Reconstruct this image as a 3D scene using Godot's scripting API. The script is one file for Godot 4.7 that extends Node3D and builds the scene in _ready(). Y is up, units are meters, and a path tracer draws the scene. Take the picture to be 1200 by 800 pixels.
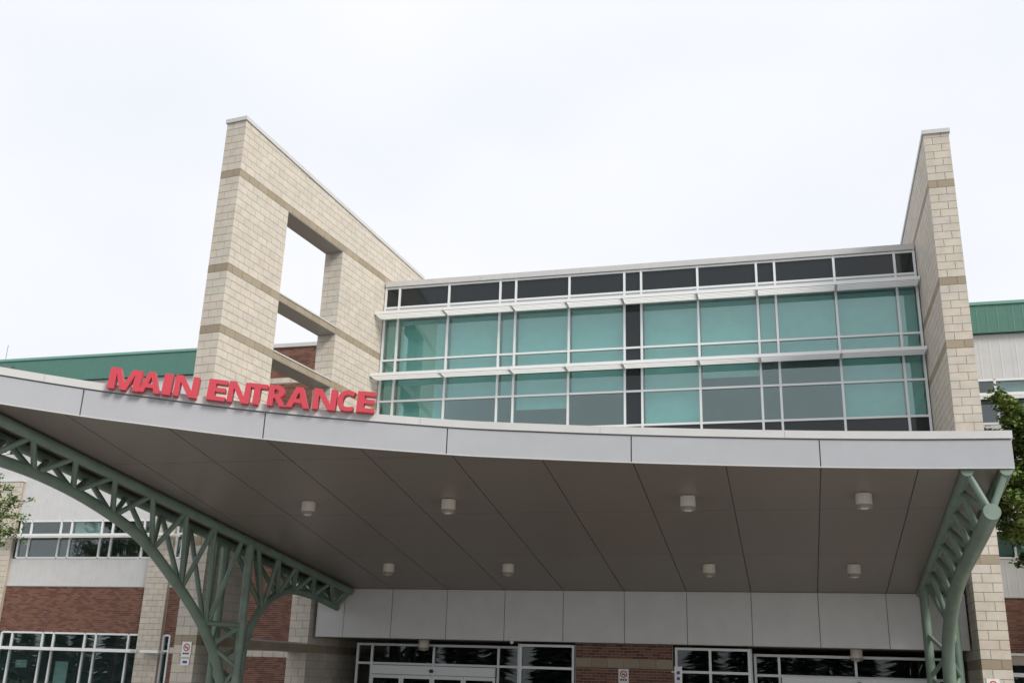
extends Node3D

# ------------------------------------------------------------------ mesh collector
class MB:
	var v := PackedVector3Array()
	var n := PackedVector3Array()
	func tri(a: Vector3, b: Vector3, c: Vector3, nn: Vector3) -> void:
		if (b - a).cross(c - a).dot(nn) > 0.0:
			v.append(a); v.append(c); v.append(b)
		else:
			v.append(a); v.append(b); v.append(c)
		n.append(nn); n.append(nn); n.append(nn)
	func quad(a: Vector3, b: Vector3, c: Vector3, d: Vector3, nn: Vector3) -> void:
		tri(a, b, c, nn); tri(a, c, d, nn)
	func smooth_tri(a: Vector3, b: Vector3, c: Vector3, na: Vector3, nb: Vector3, nc: Vector3) -> void:
		if (b - a).cross(c - a).dot(na + nb + nc) > 0.0:
			v.append(a); v.append(c); v.append(b); n.append(na); n.append(nc); n.append(nb)
		else:
			v.append(a); v.append(b); v.append(c); n.append(na); n.append(nb); n.append(nc)
	# eight corners: index bit0 = x, bit1 = y, bit2 = z
	func hexa(p: Array) -> void:
		var mid := Vector3.ZERO
		for q in p: mid += q
		mid /= 8.0
		for f in [[0, 2, 6, 4], [1, 3, 7, 5], [0, 1, 5, 4], [2, 3, 7, 6], [0, 1, 3, 2], [4, 5, 7, 6]]:
			var a: Vector3 = p[f[0]]; var b: Vector3 = p[f[1]]; var c: Vector3 = p[f[2]]; var d: Vector3 = p[f[3]]
			var nn: Vector3 = (c - a).cross(d - b)
			if nn.length() < 1e-9: continue
			nn = nn.normalized()
			if nn.dot((a + b + c + d) / 4.0 - mid) < 0.0: nn = -nn
			quad(a, b, c, d, nn)
	func box(a: Vector3, b: Vector3) -> void:
		var p := []
		for i in 8: p.append(Vector3(b.x if i & 1 else a.x, b.y if i & 2 else a.y, b.z if i & 4 else a.z))
		hexa(p)
	func obox(t: Transform3D, a: Vector3, b: Vector3) -> void:
		var p := []
		for i in 8: p.append(t * Vector3(b.x if i & 1 else a.x, b.y if i & 2 else a.y, b.z if i & 4 else a.z))
		hexa(p)
	# box whose +z face edges are chamfered
	func chamfered(a: Vector3, b: Vector3, c: float) -> void:
		var q := [Vector3(a.x, a.y, b.z - c), Vector3(b.x, a.y, b.z - c), Vector3(b.x, b.y, b.z - c), Vector3(a.x, b.y, b.z - c)]
		var f := [Vector3(a.x + c, a.y + c, b.z), Vector3(b.x - c, a.y + c, b.z), Vector3(b.x - c, b.y - c, b.z), Vector3(a.x + c, b.y - c, b.z)]
		var k := [Vector3(a.x, a.y, a.z), Vector3(b.x, a.y, a.z), Vector3(b.x, b.y, a.z), Vector3(a.x, b.y, a.z)]
		var out := [Vector3.DOWN, Vector3.RIGHT, Vector3.UP, Vector3.LEFT]
		for i in 4:
			var j := (i + 1) % 4
			quad(k[i], k[j], q[j], q[i], out[i])
			quad(q[i], q[j], f[j], f[i], (out[i] + Vector3.BACK).normalized())
		quad(f[0], f[1], f[2], f[3], Vector3.BACK)
		quad(k[0], k[1], k[2], k[3], Vector3.FORWARD)
	func tube(path: Array, radius: float, sides := 14, caps := true) -> void:
		var rings := []
		var norms := []
		var ref := Vector3.UP
		for i in path.size():
			var t: Vector3 = (path[mini(i + 1, path.size() - 1)] - path[maxi(i - 1, 0)]).normalized()
			if absf(t.dot(ref)) > 0.95: ref = Vector3(0.31, 0.2, 0.93)
			var x := t.cross(ref).normalized()
			var y := x.cross(t).normalized()
			ref = y
			var ring := []; var rn := []
			for k in sides:
				var a := TAU * k / sides
				var d := x * cos(a) + y * sin(a)
				ring.append(path[i] + d * radius); rn.append(d)
			rings.append(ring); norms.append(rn)
		for i in path.size() - 1:
			for k in sides:
				var j := (k + 1) % sides
				smooth_tri(rings[i][k], rings[i][j], rings[i + 1][j], norms[i][k], norms[i][j], norms[i + 1][j])
				smooth_tri(rings[i][k], rings[i + 1][j], rings[i + 1][k], norms[i][k], norms[i + 1][j], norms[i + 1][k])
		if caps:
			for e in [0, path.size() - 1]:
				var t2: Vector3 = (path[0] - path[1]).normalized() if e == 0 else (path[e] - path[e - 1]).normalized()
				for k in sides: tri(path[e], rings[e][k], rings[e][(k + 1) % sides], t2)
	# profile of (radius, y) turned about the y axis
	func lathe(profile: Array, sides := 24) -> void:
		for i in profile.size() - 1:
			var p0: Vector2 = profile[i]; var p1: Vector2 = profile[i + 1]
			var dd := p1 - p0
			var nn := Vector2(dd.y, -dd.x).normalized()
			for k in sides:
				var a0 := TAU * k / sides; var a1 := TAU * (k + 1) / sides
				var c0 := Vector3(cos(a0), 0, sin(a0)); var c1 := Vector3(cos(a1), 0, sin(a1))
				var u := Vector3.UP
				var n0 := c0 * nn.x + u * nn.y; var n1 := c1 * nn.x + u * nn.y
				if p0.x > 1e-5: smooth_tri(c0 * p0.x + u * p0.y, c1 * p0.x + u * p0.y, c1 * p1.x + u * p1.y, n0, n1, n1)
				if p1.x > 1e-5: smooth_tri(c0 * p0.x + u * p0.y, c1 * p1.x + u * p1.y, c0 * p1.x + u * p1.y, n0, n1, n0)
	# plan polygon (x, z) between two height functions
	func prism(poly: PackedVector2Array, low: Callable, high: Callable) -> void:
		var idx := Geometry2D.triangulate_polygon(poly)
		var area := 0.0
		for i in poly.size():
			var q0 := poly[i]; var q1 := poly[(i + 1) % poly.size()]
			area += q0.x * q1.y - q1.x * q0.y
		for i in range(0, idx.size(), 3):
			var a := poly[idx[i]]; var b := poly[idx[i + 1]]; var c := poly[idx[i + 2]]
			for s in 2:
				var h: Callable = high if s else low
				var A := Vector3(a.x, h.call(a), a.y); var B := Vector3(b.x, h.call(b), b.y); var C := Vector3(c.x, h.call(c), c.y)
				var nn := (B - A).cross(C - A)
				if nn.length() < 1e-9: continue
				nn = nn.normalized()
				if (nn.y > 0.0) != (s == 1): nn = -nn
				tri(A, B, C, nn)
		for i in poly.size():
			var a2 := poly[i]; var b2 := poly[(i + 1) % poly.size()]
			var e := (b2 - a2)
			if e.length() < 1e-6: continue
			var o := Vector3(e.y, 0, -e.x).normalized() * (1.0 if area > 0.0 else -1.0)
			quad(Vector3(a2.x, low.call(a2), a2.y), Vector3(b2.x, low.call(b2), b2.y), Vector3(b2.x, high.call(b2), b2.y), Vector3(a2.x, high.call(a2), a2.y), o)
	func mesh() -> ArrayMesh:
		var arr := []
		arr.resize(Mesh.ARRAY_MAX)
		arr[Mesh.ARRAY_VERTEX] = v
		arr[Mesh.ARRAY_NORMAL] = n
		var m := ArrayMesh.new()
		if v.size() > 0: m.add_surface_from_arrays(Mesh.PRIMITIVE_TRIANGLES, arr)
		return m

# ------------------------------------------------------------------ scene helpers
var M := {}
var counts := {}
var rng := RandomNumberGenerator.new()
var cache := {}

func lin(r: float, g: float, b: float) -> Color:
	return Color(r, g, b).linear_to_srgb()

func noise_tex(freq: float, lo: float, hi: float, seed_: int, octaves := 4, size := 256) -> NoiseTexture2D:
	var f := FastNoiseLite.new()
	f.seed = seed_; f.frequency = freq; f.fractal_octaves = octaves
	f.noise_type = FastNoiseLite.TYPE_SIMPLEX_SMOOTH
	var t := NoiseTexture2D.new()
	t.width = size; t.height = size; t.seamless = true; t.noise = f
	var g := Gradient.new()
	g.set_color(0, Color(lo, lo, lo)); g.set_color(1, Color(hi, hi, hi))
	t.color_ramp = g
	return t

func mat(called: String, c: Color, rough: float, metal := 0.0, tex: Texture2D = null, tile := 1.0, spec := 0.5) -> StandardMaterial3D:
	var m := StandardMaterial3D.new()
	m.resource_name = called
	m.albedo_color = c; m.roughness = rough; m.metallic = metal; m.metallic_specular = spec
	if tex:
		m.albedo_texture = tex
		m.uv1_triplanar = true; m.uv1_world_triplanar = true
		m.uv1_scale = Vector3.ONE * tile
	M[called] = m
	return m

func part(called: String, mesh: Mesh, m: Material, parent: Node) -> MeshInstance3D:
	var o := MeshInstance3D.new()
	o.mesh = mesh
	o.material_override = m
	o.name = next_name(called, parent)
	parent.add_child(o, true)
	return o

func next_name(called: String, parent: Node) -> String:
	var k := str(parent.get_instance_id()) + called
	var i: int = counts.get(k, 0)
	counts[k] = i + 1
	return called if i == 0 else "%s_%03d" % [called, i]

func bx(called: String, a: Vector3, b: Vector3, m: Material, parent: Node) -> MeshInstance3D:
	var c := (a + b) / 2.0
	var h := (b - a).abs() / 2.0
	var key := "bx%.4f,%.4f,%.4f" % [h.x, h.y, h.z]
	if not cache.has(key):
		var s := MB.new(); s.box(-h, h); cache[key] = s.mesh()
	var o := part(called, cache[key], m, parent)
	o.position = c
	return o

func holder(called: String, parent: Node) -> Node3D:
	var o := Node3D.new()
	o.name = next_name(called, parent)
	parent.add_child(o, true)
	return o

func thing(called: String, label: String, category: String, group := "") -> Node3D:
	var o := holder(called, self)
	tag(o, label, category, group)
	return o

func tag(o: Node, label: String, category: String, group := "") -> void:
	o.set_meta("label", label); o.set_meta("category", category)
	if group: o.set_meta("group", group)

func structure(o: Node, label: String, category: String) -> void:
	tag(o, label, category); o.set_meta("kind", "structure")

# ------------------------------------------------------------------ measured layout (metres, facade along x, facing +z)
const COURSE := 0.2032
const Y0 := 0.68 * 0.2032
const SLOPE := 0.1586          # the canopy soffit rises towards its free edge
const FIN := 7.1               # degrees the longer stone wall is splayed

func row_y(k: int) -> float:
	return Y0 + k * COURSE

func soffit_y(p: Vector2) -> float:
	return 4.245 + SLOPE * (p.y + 26.0)

var front_curve: Curve3D
func edge_z(x: float) -> float:
	var xs := [-15.6, -14.5, -12.73, -11.6, -10.87, -8.8, -5.73, -4.13, -2.57, -0.99, 0.56, 2.07, 3.6]
	var zs := [-11.98, -12.68, -13.74, -14.36, -14.70, -15.60, -16.54, -16.87, -17.14, -17.37, -17.56, -17.70, -17.79]
	for i in range(1, xs.size()):
		if x <= xs[i] or i == xs.size() - 1:
			var t: float = (x - xs[i - 1]) / (xs[i] - xs[i - 1])
			var i0 := maxi(i - 2, 0); var i3 := mini(i + 1, xs.size() - 1)
			var d: float = xs[i] - xs[i - 1]
			var m0: float = (zs[i] - zs[i0]) / (xs[i] - xs[i0]) * d
			var m1: float = (zs[i3] - zs[i - 1]) / (xs[i3] - xs[i - 1]) * d
			return (2 * t * t * t - 3 * t * t + 1) * zs[i - 1] + (t * t * t - 2 * t * t + t) * m0 + (-2 * t * t * t + 3 * t * t) * zs[i] + (t * t * t - t * t) * m1
	return zs[0]

func _ready() -> void:
	rng.seed = 7
	camera_and_light()
	materials()
	ground()
	wing(true)
	wing(false)
	pavilion()
	fin_long()
	fin_short()
	canopy()
	trusses()
	downlights()
	lettering()
	notices()
	trees()
	print("built")

func camera_and_light() -> void:
	var cam := Camera3D.new()
	cam.name = "camera"
	cam.position = Vector3(0, 2.0, 0)
	cam.rotation_order = EULER_ORDER_YXZ
	cam.rotation_degrees = Vector3(18.5, 15.55, 1.857)
	cam.fov = 2.0 * rad_to_deg(atan(400.0 / 1191.0))
	cam.far = 600.0
	add_child(cam)
	cam.current = true
	var env := Environment.new()
	env.background_mode = Environment.BG_SKY
	var sky := Sky.new()
	var ps := PanoramaSkyMaterial.new()
	ps.panorama = overcast()
	ps.energy_multiplier = 1.0
	sky.sky_material = ps
	env.sky = sky
	env.tonemap_mode = Environment.TONE_MAPPER_LINEAR
	env.tonemap_exposure = 2.0
	env.sdfgi_enabled = true; env.ssao_enabled = true; env.ssil_enabled = true
	var we := WorldEnvironment.new()
	we.name = "world_environment"
	we.environment = env
	add_child(we)
	var sun := DirectionalLight3D.new()
	sun.name = "veiled_sun"
	sun.light_energy = 0.5
	sun.light_angular_distance = 20.0
	sun.light_color = Color(1.0, 0.975, 0.93)
	sun.shadow_enabled = true
	sun.basis = Basis.looking_at(-Vector3(0.8, 0.8, 0.5).normalized())
	add_child(sun)

# a thin even overcast: white with a faint cool mottling, the same all round
func overcast() -> ImageTexture:
	var w := 512; var h := 256
	var img := Image.create(w, h, false, Image.FORMAT_RGBF)
	var f := FastNoiseLite.new()
	f.seed = 4; f.frequency = 1.1; f.fractal_octaves = 5; f.noise_type = FastNoiseLite.TYPE_SIMPLEX_SMOOTH
	for y in h:
		var el := PI * (0.5 - (y + 0.5) / h)
		for x in w:
			var az := TAU * (x + 0.5) / w
			var d := Vector3(cos(el) * sin(az), sin(el) * 1.8, cos(el) * cos(az))
			var k := f.get_noise_3dv(d * 1.6)
			img.set_pixel(x, y, Color(0.468 + 0.05 * k, 0.479 + 0.036 * k, 0.503 + 0.018 * k))
	return ImageTexture.create_from_image(img)

func materials() -> void:
	var fine := noise_tex(0.05, 0.86, 1.0, 1, 5)
	var coarse := noise_tex(0.012, 0.82, 1.0, 2, 5)
	var speck := noise_tex(0.16, 0.70, 1.0, 3, 3)
	var streak := noise_tex(0.02, 0.965, 1.0, 5, 4)
	var tones := [[0.63, 0.575, 0.495], [0.615, 0.565, 0.49], [0.64, 0.585, 0.505], [0.63, 0.565, 0.485], [0.605, 0.56, 0.495]]
	var weather := noise_tex(0.011, 0.91, 1.0, 9, 6, 512)
	for i in 5: mat("block%d" % i, lin(tones[i][0], tones[i][1], tones[i][2]), 0.92, 0.0, weather, 0.4)
	for i in 3: mat("band%d" % i, lin([0.48, 0.45, 0.51][i], [0.405, 0.375, 0.43][i], [0.30, 0.27, 0.32][i]), 0.92, 0.0, speck, 1.3)
	mat("mortar", lin(0.44, 0.385, 0.32), 0.95, 0.0, fine, 2.0)
	for i in 3: mat("brick%d" % i, lin([0.20, 0.265, 0.33][i], [0.088, 0.125, 0.155][i], [0.064, 0.088, 0.11][i]), 0.9, 0.0, speck, 1.1)
	mat("brick_mortar", lin(0.47, 0.41, 0.35), 0.95, 0.0, fine, 2.0)
	mat("green_metal", lin(0.078, 0.205, 0.165), 0.5, 0.0, streak, 0.5)
	mat("green_coping", lin(0.17, 0.36, 0.30), 0.45, 0.0, streak, 0.5)
	mat("truss_paint", lin(0.205, 0.28, 0.225), 0.42, 0.0, coarse, 0.6)
	mat("white_panel", lin(0.61, 0.615, 0.625), 0.5, 0.0, streak, 0.35)
	mat("fascia", lin(0.42, 0.432, 0.462), 0.42, 0.0, streak, 0.3)
	mat("back_fascia", lin(0.68, 0.675, 0.68), 0.5, 0.0, streak, 0.3)
	mat("coping", lin(0.58, 0.58, 0.575), 0.45, 0.0, streak, 0.4)
	mat("soffit", lin(0.29, 0.25, 0.22), 0.32, 0.0, speck, 0.9)
	mat("membrane", lin(0.22, 0.22, 0.22), 0.9)
	mat("mullion", lin(0.76, 0.78, 0.79), 0.4, 0.1)
	mat("shade_metal", lin(0.82, 0.83, 0.83), 0.42, 0.1)
	mat("spandrel", lin(0.012, 0.018, 0.021), 0.06, 0.0, null, 1.0, 0.5)
	mat("blind", lin(0.93, 0.93, 0.91), 0.9, 0.0, streak, 0.4)
	mat("interior", lin(0.30, 0.30, 0.30), 0.9)
	mat("carpet", lin(0.26, 0.25, 0.24), 0.95)
	mat("asphalt", lin(0.07, 0.07, 0.072), 0.95, 0.0, speck, 0.5)
	mat("concrete", lin(0.40, 0.385, 0.36), 0.92, 0.0, coarse, 0.25)
	mat("grass", lin(0.06, 0.10, 0.035), 1.0, 0.0, speck, 0.5)
	mat("red_paint", lin(0.55, 0.05, 0.075), 0.35)
	mat("lamp_body", lin(0.66, 0.62, 0.54), 0.5)
	mat("lamp_ring", lin(0.30, 0.28, 0.25), 0.4)
	mat("sign_white", lin(0.78, 0.78, 0.78), 0.5)
	mat("sign_red", lin(0.55, 0.03, 0.03), 0.5)
	mat("sign_blue", lin(0.03, 0.06, 0.30), 0.5)
	mat("sign_black", lin(0.02, 0.02, 0.02), 0.5)
	mat("steel", lin(0.20, 0.20, 0.20), 0.4, 0.6)
	mat("paper", lin(0.80, 0.82, 0.78), 0.9)
	mat("bark", lin(0.13, 0.10, 0.075), 0.95, 0.0, speck, 2.0)
	for i in 3:
		var lf := mat("leaf%d" % i, lin([0.125, 0.09, 0.19][i], [0.20, 0.16, 0.25][i], [0.05, 0.045, 0.06][i]), 0.6)
		lf.backlight = Color(0.35, 0.45, 0.15)
		lf.cull_mode = BaseMaterial3D.CULL_DISABLED
	mat("needles", lin(0.05, 0.085, 0.06), 0.8)
	var g := mat("tinted_glass", lin(0.57, 1.0, 0.97), 0.0)
	g.transparency = BaseMaterial3D.TRANSPARENCY_ALPHA
	g.albedo_color.a = 0.0
	g.refraction_enabled = true; g.refraction_scale = 0.09
	var wg := mat("wing_glass", lin(0.60, 0.80, 0.79), 0.0)
	wg.transparency = BaseMaterial3D.TRANSPARENCY_ALPHA
	wg.albedo_color.a = 0.0
	wg.refraction_enabled = true; wg.refraction_scale = 0.08
	var d := mat("door_glass", lin(0.30, 0.36, 0.36), 0.0)
	d.transparency = BaseMaterial3D.TRANSPARENCY_ALPHA
	d.albedo_color.a = 0.0
	d.refraction_enabled = true; d.refraction_scale = 0.05

func ground() -> void:
	var s := MB.new()
	s.box(Vector3(-300, -0.5, -300), Vector3(300, 0.0, 300))
	structure(part("ground", s.mesh(), M.asphalt, self), "dark asphalt ground reaching out round the whole building", "ground")
	s = MB.new(); s.box(Vector3(-60, 0.004, -24.0), Vector3(60, 0.012, -8.0))
	structure(part("driveway", s.mesh(), M.concrete, self), "pale concrete driveway passing under the entrance canopy", "driveway")
	s = MB.new(); s.box(Vector3(-60, 0.0, -33.4), Vector3(60, 0.13, -24.0))
	structure(part("pavement", s.mesh(), M.concrete, self), "raised concrete pavement with kerb along the building front", "pavement")
	s = MB.new(); s.box(Vector3(-140, 0.004, 14.0), Vector3(80, 0.05, 70.0))
	structure(part("lawn", s.mesh(), M.grass, self), "mown lawn across the driveway from the entrance", "lawn")

# ------------------------------------------------------------------ masonry
func brick_fill(x0: float, x1: float, y0: float, y1: float, z: float, parent: Node) -> void:
	var packs := [MB.new(), MB.new(), MB.new()]
	var k := 0
	var y := y0
	while y < y1 - 0.02:
		var yt := minf(y + 0.0562, y1)
		var x := x0 - (0.1016 if k % 2 else 0.0)
		while x < x1 - 0.01:
			var a := maxf(x, x0); var b := minf(x + 0.1912, x1)
			if b - a > 0.02:
				var p: MB = packs[rng.randi() % 3]
				var zz := z + rng.randf() * 0.002
				var q := [Vector3(a, y, zz), Vector3(b, y, zz), Vector3(b, yt, zz), Vector3(a, yt, zz)]
				p.quad(q[0], q[1], q[2], q[3], Vector3.BACK)
				var d := Vector3(0, 0, -0.012 - zz + z)
				p.quad(q[0], q[1], q[1] + d, q[0] + d, Vector3.DOWN)
				p.quad(q[2], q[3], q[3] + d, q[2] + d, Vector3.UP)
				p.quad(q[0], q[3], q[3] + d, q[0] + d, Vector3.LEFT)
				p.quad(q[1], q[2], q[2] + d, q[1] + d, Vector3.RIGHT)
			x += 0.2032
		y += 0.0677
		k += 1
	for i in 3:
		var o := part("brickwork", packs[i].mesh(), M["brick%d" % i], parent)
		o.set_meta("kind", "stuff")

func block_mesh(size: Vector3) -> Mesh:
	var key := "blk%.3f,%.3f,%.3f" % [size.x, size.y, size.z]
	if not cache.has(key):
		var s := MB.new()
		s.chamfered(Vector3(-size.x / 2, 0, -size.z), Vector3(size.x / 2, size.y, 0), 0.004)
		cache[key] = s.mesh()
	return cache[key]

# a flat face of blocks in running bond: origin at its lower corner, along = its horizontal direction, out = its normal
func pilaster_face(x0: float, x1: float, k0: int, k1: int, z: float, parent: Node) -> void:
	for k in range(k0, k1):
		var x := x0 - (0.0 if k % 2 else 0.2032)
		while x < x1 - 0.03:
			var a := maxf(x, x0); var b := minf(x + 0.4064, x1)
			if b - a > 0.05:
				var o := part("block", block_mesh(Vector3(b - a - 0.014, COURSE - 0.014, 0.03)), M["block%d" % (rng.randi() % 5)], parent)
				o.position = Vector3((a + b) / 2, row_y(k) + 0.007, z)
			x += 0.4064

# stone wall standing at right angles to the facade. o = inner front corner on the ground, u = backwards, t = outwards
func fin(root: Node3D, o: Vector3, u: Vector3, t: Vector3, length: float, thick: float, top0: float, drop: float, openings: Array, single_budget: int) -> void:
	var bands := [12, 23, 48, 56, 69]
	var top := func(uu: float) -> float: return top0 - drop * uu
	var g := 0.006
	var rec := 0.012
	# mortar core, in pieces round the openings
	var core := MB.new()
	var spans := [[0.0, length]]
	var u_cuts := [0.0, length]
	for op in openings: u_cuts.append(op[0]); u_cuts.append(op[1])
	u_cuts.sort()
	for i in u_cuts.size() - 1:
		var ua: float = u_cuts[i]; var ub: float = u_cuts[i + 1]
		if ub - ua < 0.01: continue
		var ys := [0.0]
		for op in openings:
			if ua >= op[0] - 0.01 and ub <= op[1] + 0.01: ys.append(op[2]); ys.append(op[3])
		ys.append(-1.0)
		for j in range(0, ys.size(), 2):
			var ya: float = ys[j]
			var yb: float = ys[j + 1]
			if yb == ya: continue
			var e0 := ua + (rec if not is_open(openings, ua - 0.05, ya + 0.05) and ua < 0.01 else (rec if is_open(openings, ua - 0.05, ya + 0.1) else 0.0))
			var e1 := ub - (rec if is_open(openings, ub + 0.05, ya + 0.1) else 0.0)
			var p := []
			for c in 8:
				var uu := e1 if c & 1 else e0
				var yy := ya
				if c & 2: yy = yb if yb > 0.0 else top.call(uu) - 0.005
				var tt := (thick - rec) if c & 4 else rec
				p.append(o + u * uu + t * tt + Vector3.UP * yy)
			core.hexa(p)
	part("mortar_core", core.mesh(), M.mortar, root)
	# blocks
	var loose := []
	for i in 8: loose.append(MB.new())
	var singles := []
	var rows := int(ceil((top0 - Y0) / COURSE))
	for k in range(-1, rows):
		var y0 := maxf(row_y(k), 0.0); var y1 := row_y(k + 1)
		var odd := posmod(k, 2) == 1
		var pieces := []   # [u0,u1,t0,t1,near]
		var runs := [[0.0, length]]
		for op in openings:
			if (y0 + y1) / 2 > op[2] and (y0 + y1) / 2 < op[3]:
				var nr := []
				for r in runs:
					if op[0] > r[0] + 0.01 and op[1] < r[1]:
						nr.append([r[0], op[0]]); nr.append([op[1], r[1]])
					elif op[0] <= r[0] + 0.01 and op[1] > r[0] and op[1] < r[1]:
						nr.append([op[1], r[1]])
					else: nr.append(r)
				runs = nr
		for r in runs:
			var a: float = r[0]
			# corner of the run that faces the forecourt
			var first := 0.4064 if odd else 0.2032
			var split := 0.2032 if odd else 0.4064
			pieces.append([a, a + first, 0.0, split])
			pieces.append([a, a + (0.2032 if odd else 0.4064), split, thick])
			var uu := a + first
			while uu < r[1] - 0.02:
				var ue := minf(uu + 0.4064, r[1])
				if r[1] - ue < 0.12: ue = r[1]
				pieces.append([uu, ue, 0.0, 0.19])
				uu = ue
		for p in pieces:
			var c0: float = p[0]; var c1: float = p[1]
			var ya0: float = y0 + g; var yt0: float = minf(y1 - g, top.call(c0) - 0.01); var yt1: float = minf(y1 - g, top.call(c1) - 0.01)
			if yt0 - ya0 < 0.02: continue
			var a0 := c0 + (0.0 if is_edge(c0, openings) else g); var a1 := c1 - (0.0 if absf(c1 - length) < 0.01 or is_edge(c1, openings) else g)
			var b0: float = p[2] + (0.0 if p[2] < 0.01 else g); var b1: float = p[3] - (0.0 if absf(p[3] - thick) < 0.01 else g)
			var hx := []
			for c in 8:
				var uu2 := a1 if c & 1 else a0
				var yy2 := ya0
				if c & 2: yy2 = yt1 if c & 1 else yt0
				hx.append(o + u * uu2 + t * (b1 if c & 4 else b0) + Vector3.UP * yy2)
			var mi: int = rng.randi() % 5
			var mkey := "block%d" % mi
			if k in bands:
				mi = 5 + rng.randi() % 3; mkey = "band%d" % (mi - 5)
			# how large it shows: nearer and higher above the canopy first
			var seen := (y0 > 6.6 or y0 < 4.4) and y0 > 1.6
			var score := c0 + (0.0 if seen else 100.0)
			singles.append([score, hx, mi, mkey])
	singles.sort_custom(func(p, q): return p[0] < q[0])
	for i in singles.size():
		var s: Array = singles[i]
		if i < single_budget and s[0] < 100.0:
			var mb := MB.new()
			var mid := Vector3.ZERO
			for q in s[1]: mid += q
			mid /= 8.0
			var rel := []
			for q in s[1]: rel.append(q - mid)
			mb.hexa(rel)
			var b := part("band_block" if s[2] >= 5 else "block", mb.mesh(), M[s[3]], root)
			b.position = mid
		else:
			loose[s[2]].hexa(s[1])
	for i in 8:
		if loose[i].v.size() == 0: continue
		var w := part("blockwork", loose[i].mesh(), M[("block%d" % i) if i < 5 else ("band%d" % (i - 5))], root)
		w.set_meta("kind", "stuff")
	# sloping metal cap in lengths
	var n := int(ceil(length / 3.0))
	for i in n:
		var ua2 := length * i / n - (0.04 if i == 0 else 0.0) + (0.003 if i > 0 else 0.0)
		var ub2 := length * (i + 1) / n - 0.003
		var p2 := []
		for c in 8:
			var uu3 := ub2 if c & 1 else ua2
			var base: float = top.call(uu3)
			p2.append(o + u * uu3 + t * (thick + 0.03 if c & 4 else -0.03) + Vector3.UP * (base + 0.10 if c & 2 else base - 0.012))
		var cm := MB.new(); cm.hexa(p2)
		part("cap", cm.mesh(), M.coping, root)

func is_open(openings: Array, uu: float, yy: float) -> bool:
	for op in openings:
		if uu > op[0] and uu < op[1] and yy > op[2] and yy < op[3]: return true
	return false

func is_edge(uu: float, openings: Array) -> bool:
	if absf(uu) < 0.01: return true
	for op in openings:
		if absf(uu - op[0]) < 0.01 or absf(uu - op[1]) < 0.01: return true
	return false

func fin_long() -> void:
	var a := deg_to_rad(FIN)
	var u := Vector3(sin(a), 0, -cos(a)); var t := Vector3(-cos(a), 0, -sin(a))
	var o := Vector3(-13.22, 0, -20.78)
	var root := thing("stone_fin_wall", "tall buff stone wall pierced by stacked square openings above the red lettering", "stone wall", "stone walls flanking the glass front")
	var u0 := 2.23; var u1 := 5.12
	var ops := [[u0, u1, 0.0, row_y(69)], [0.0, 0.57, 0.0, 6.0]]
	fin(root, o, u, t, 10.4, 0.61, 15.79, 0.0505, ops, 300)
	# the slender beams across the openings: band stone on a steel plate with pale flashing
	var fr := Transform3D(Basis(u, Vector3.UP, t), o)
	for k in [12, 23, 48, 56]:
		var bm := holder("beam", root)
		var s := MB.new(); s.obox(fr, Vector3(u0 - 0.02, row_y(k) - 0.0, 0.004), Vector3(u1 + 0.02, row_y(k) + 0.012, 0.606)); part("steel_plate", s.mesh(), M.lamp_ring, bm)
		var x := u0
		var i := 0
		while x < u1 - 0.02:
			var e := minf(x + 0.4064, u1)
			s = MB.new(); s.obox(fr, Vector3(x + 0.004, row_y(k) + 0.013, 0.0), Vector3(e - 0.004, row_y(k + 1) - 0.012, 0.61))
			part("band_stone", s.mesh(), M["band%d" % (i % 3)], bm)
			x = e; i += 1
		s = MB.new(); s.obox(fr, Vector3(u0 + 0.01, row_y(k + 1) - 0.011, -0.02), Vector3(u1 - 0.01, row_y(k + 1) + 0.028, 0.63)); part("flashing", s.mesh(), M.coping, bm)
	var st := MB.new(); st.obox(fr, Vector3(u0 + 0.005, row_y(69) - 0.014, 0.005), Vector3(u1 - 0.005, row_y(69) - 0.001, 0.605)); part("lintel_plate", st.mesh(), M.lamp_ring, root)

func fin_short() -> void:
	var root := thing("stone_fin_wall", "tall narrow buff stone pier without openings at the end of the glass front", "stone wall", "stone walls flanking the glass front")
	fin(root, Vector3(3.87, 0, -25.0), Vector3(0, 0, -1), Vector3(1, 0, 0), 8.4, 0.61, 15.70, 0.055, [], 240)

# ------------------------------------------------------------------ wings
func ribbed(x0: float, x1: float, y0: float, y1: float, z: float, pitch: float, called: String, m: Material, parent: Node) -> void:
	# standing-rib sheets about 3 m wide
	var n := maxi(1, int(round((x1 - x0) / 3.0)))
	for i in n:
		var a := x0 + (x1 - x0) * i / n + (0.004 if i else 0.0); var b := x0 + (x1 - x0) * (i + 1) / n
		var s := MB.new()
		s.box(Vector3(a, y0, z - 0.06), Vector3(b, y1, z))
		var x := a + pitch / 2
		while x < b - 0.03:
			s.hexa([Vector3(x - 0.025, y0, z), Vector3(x + 0.025, y0, z), Vector3(x - 0.025, y1, z), Vector3(x + 0.025, y1, z),
				Vector3(x - 0.012, y0, z + 0.004), Vector3(x + 0.012, y0, z + 0.004), Vector3(x - 0.012, y1, z + 0.004), Vector3(x + 0.012, y1, z + 0.004)])
			x += pitch
		part(called, s.mesh(), m, parent)

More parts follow.
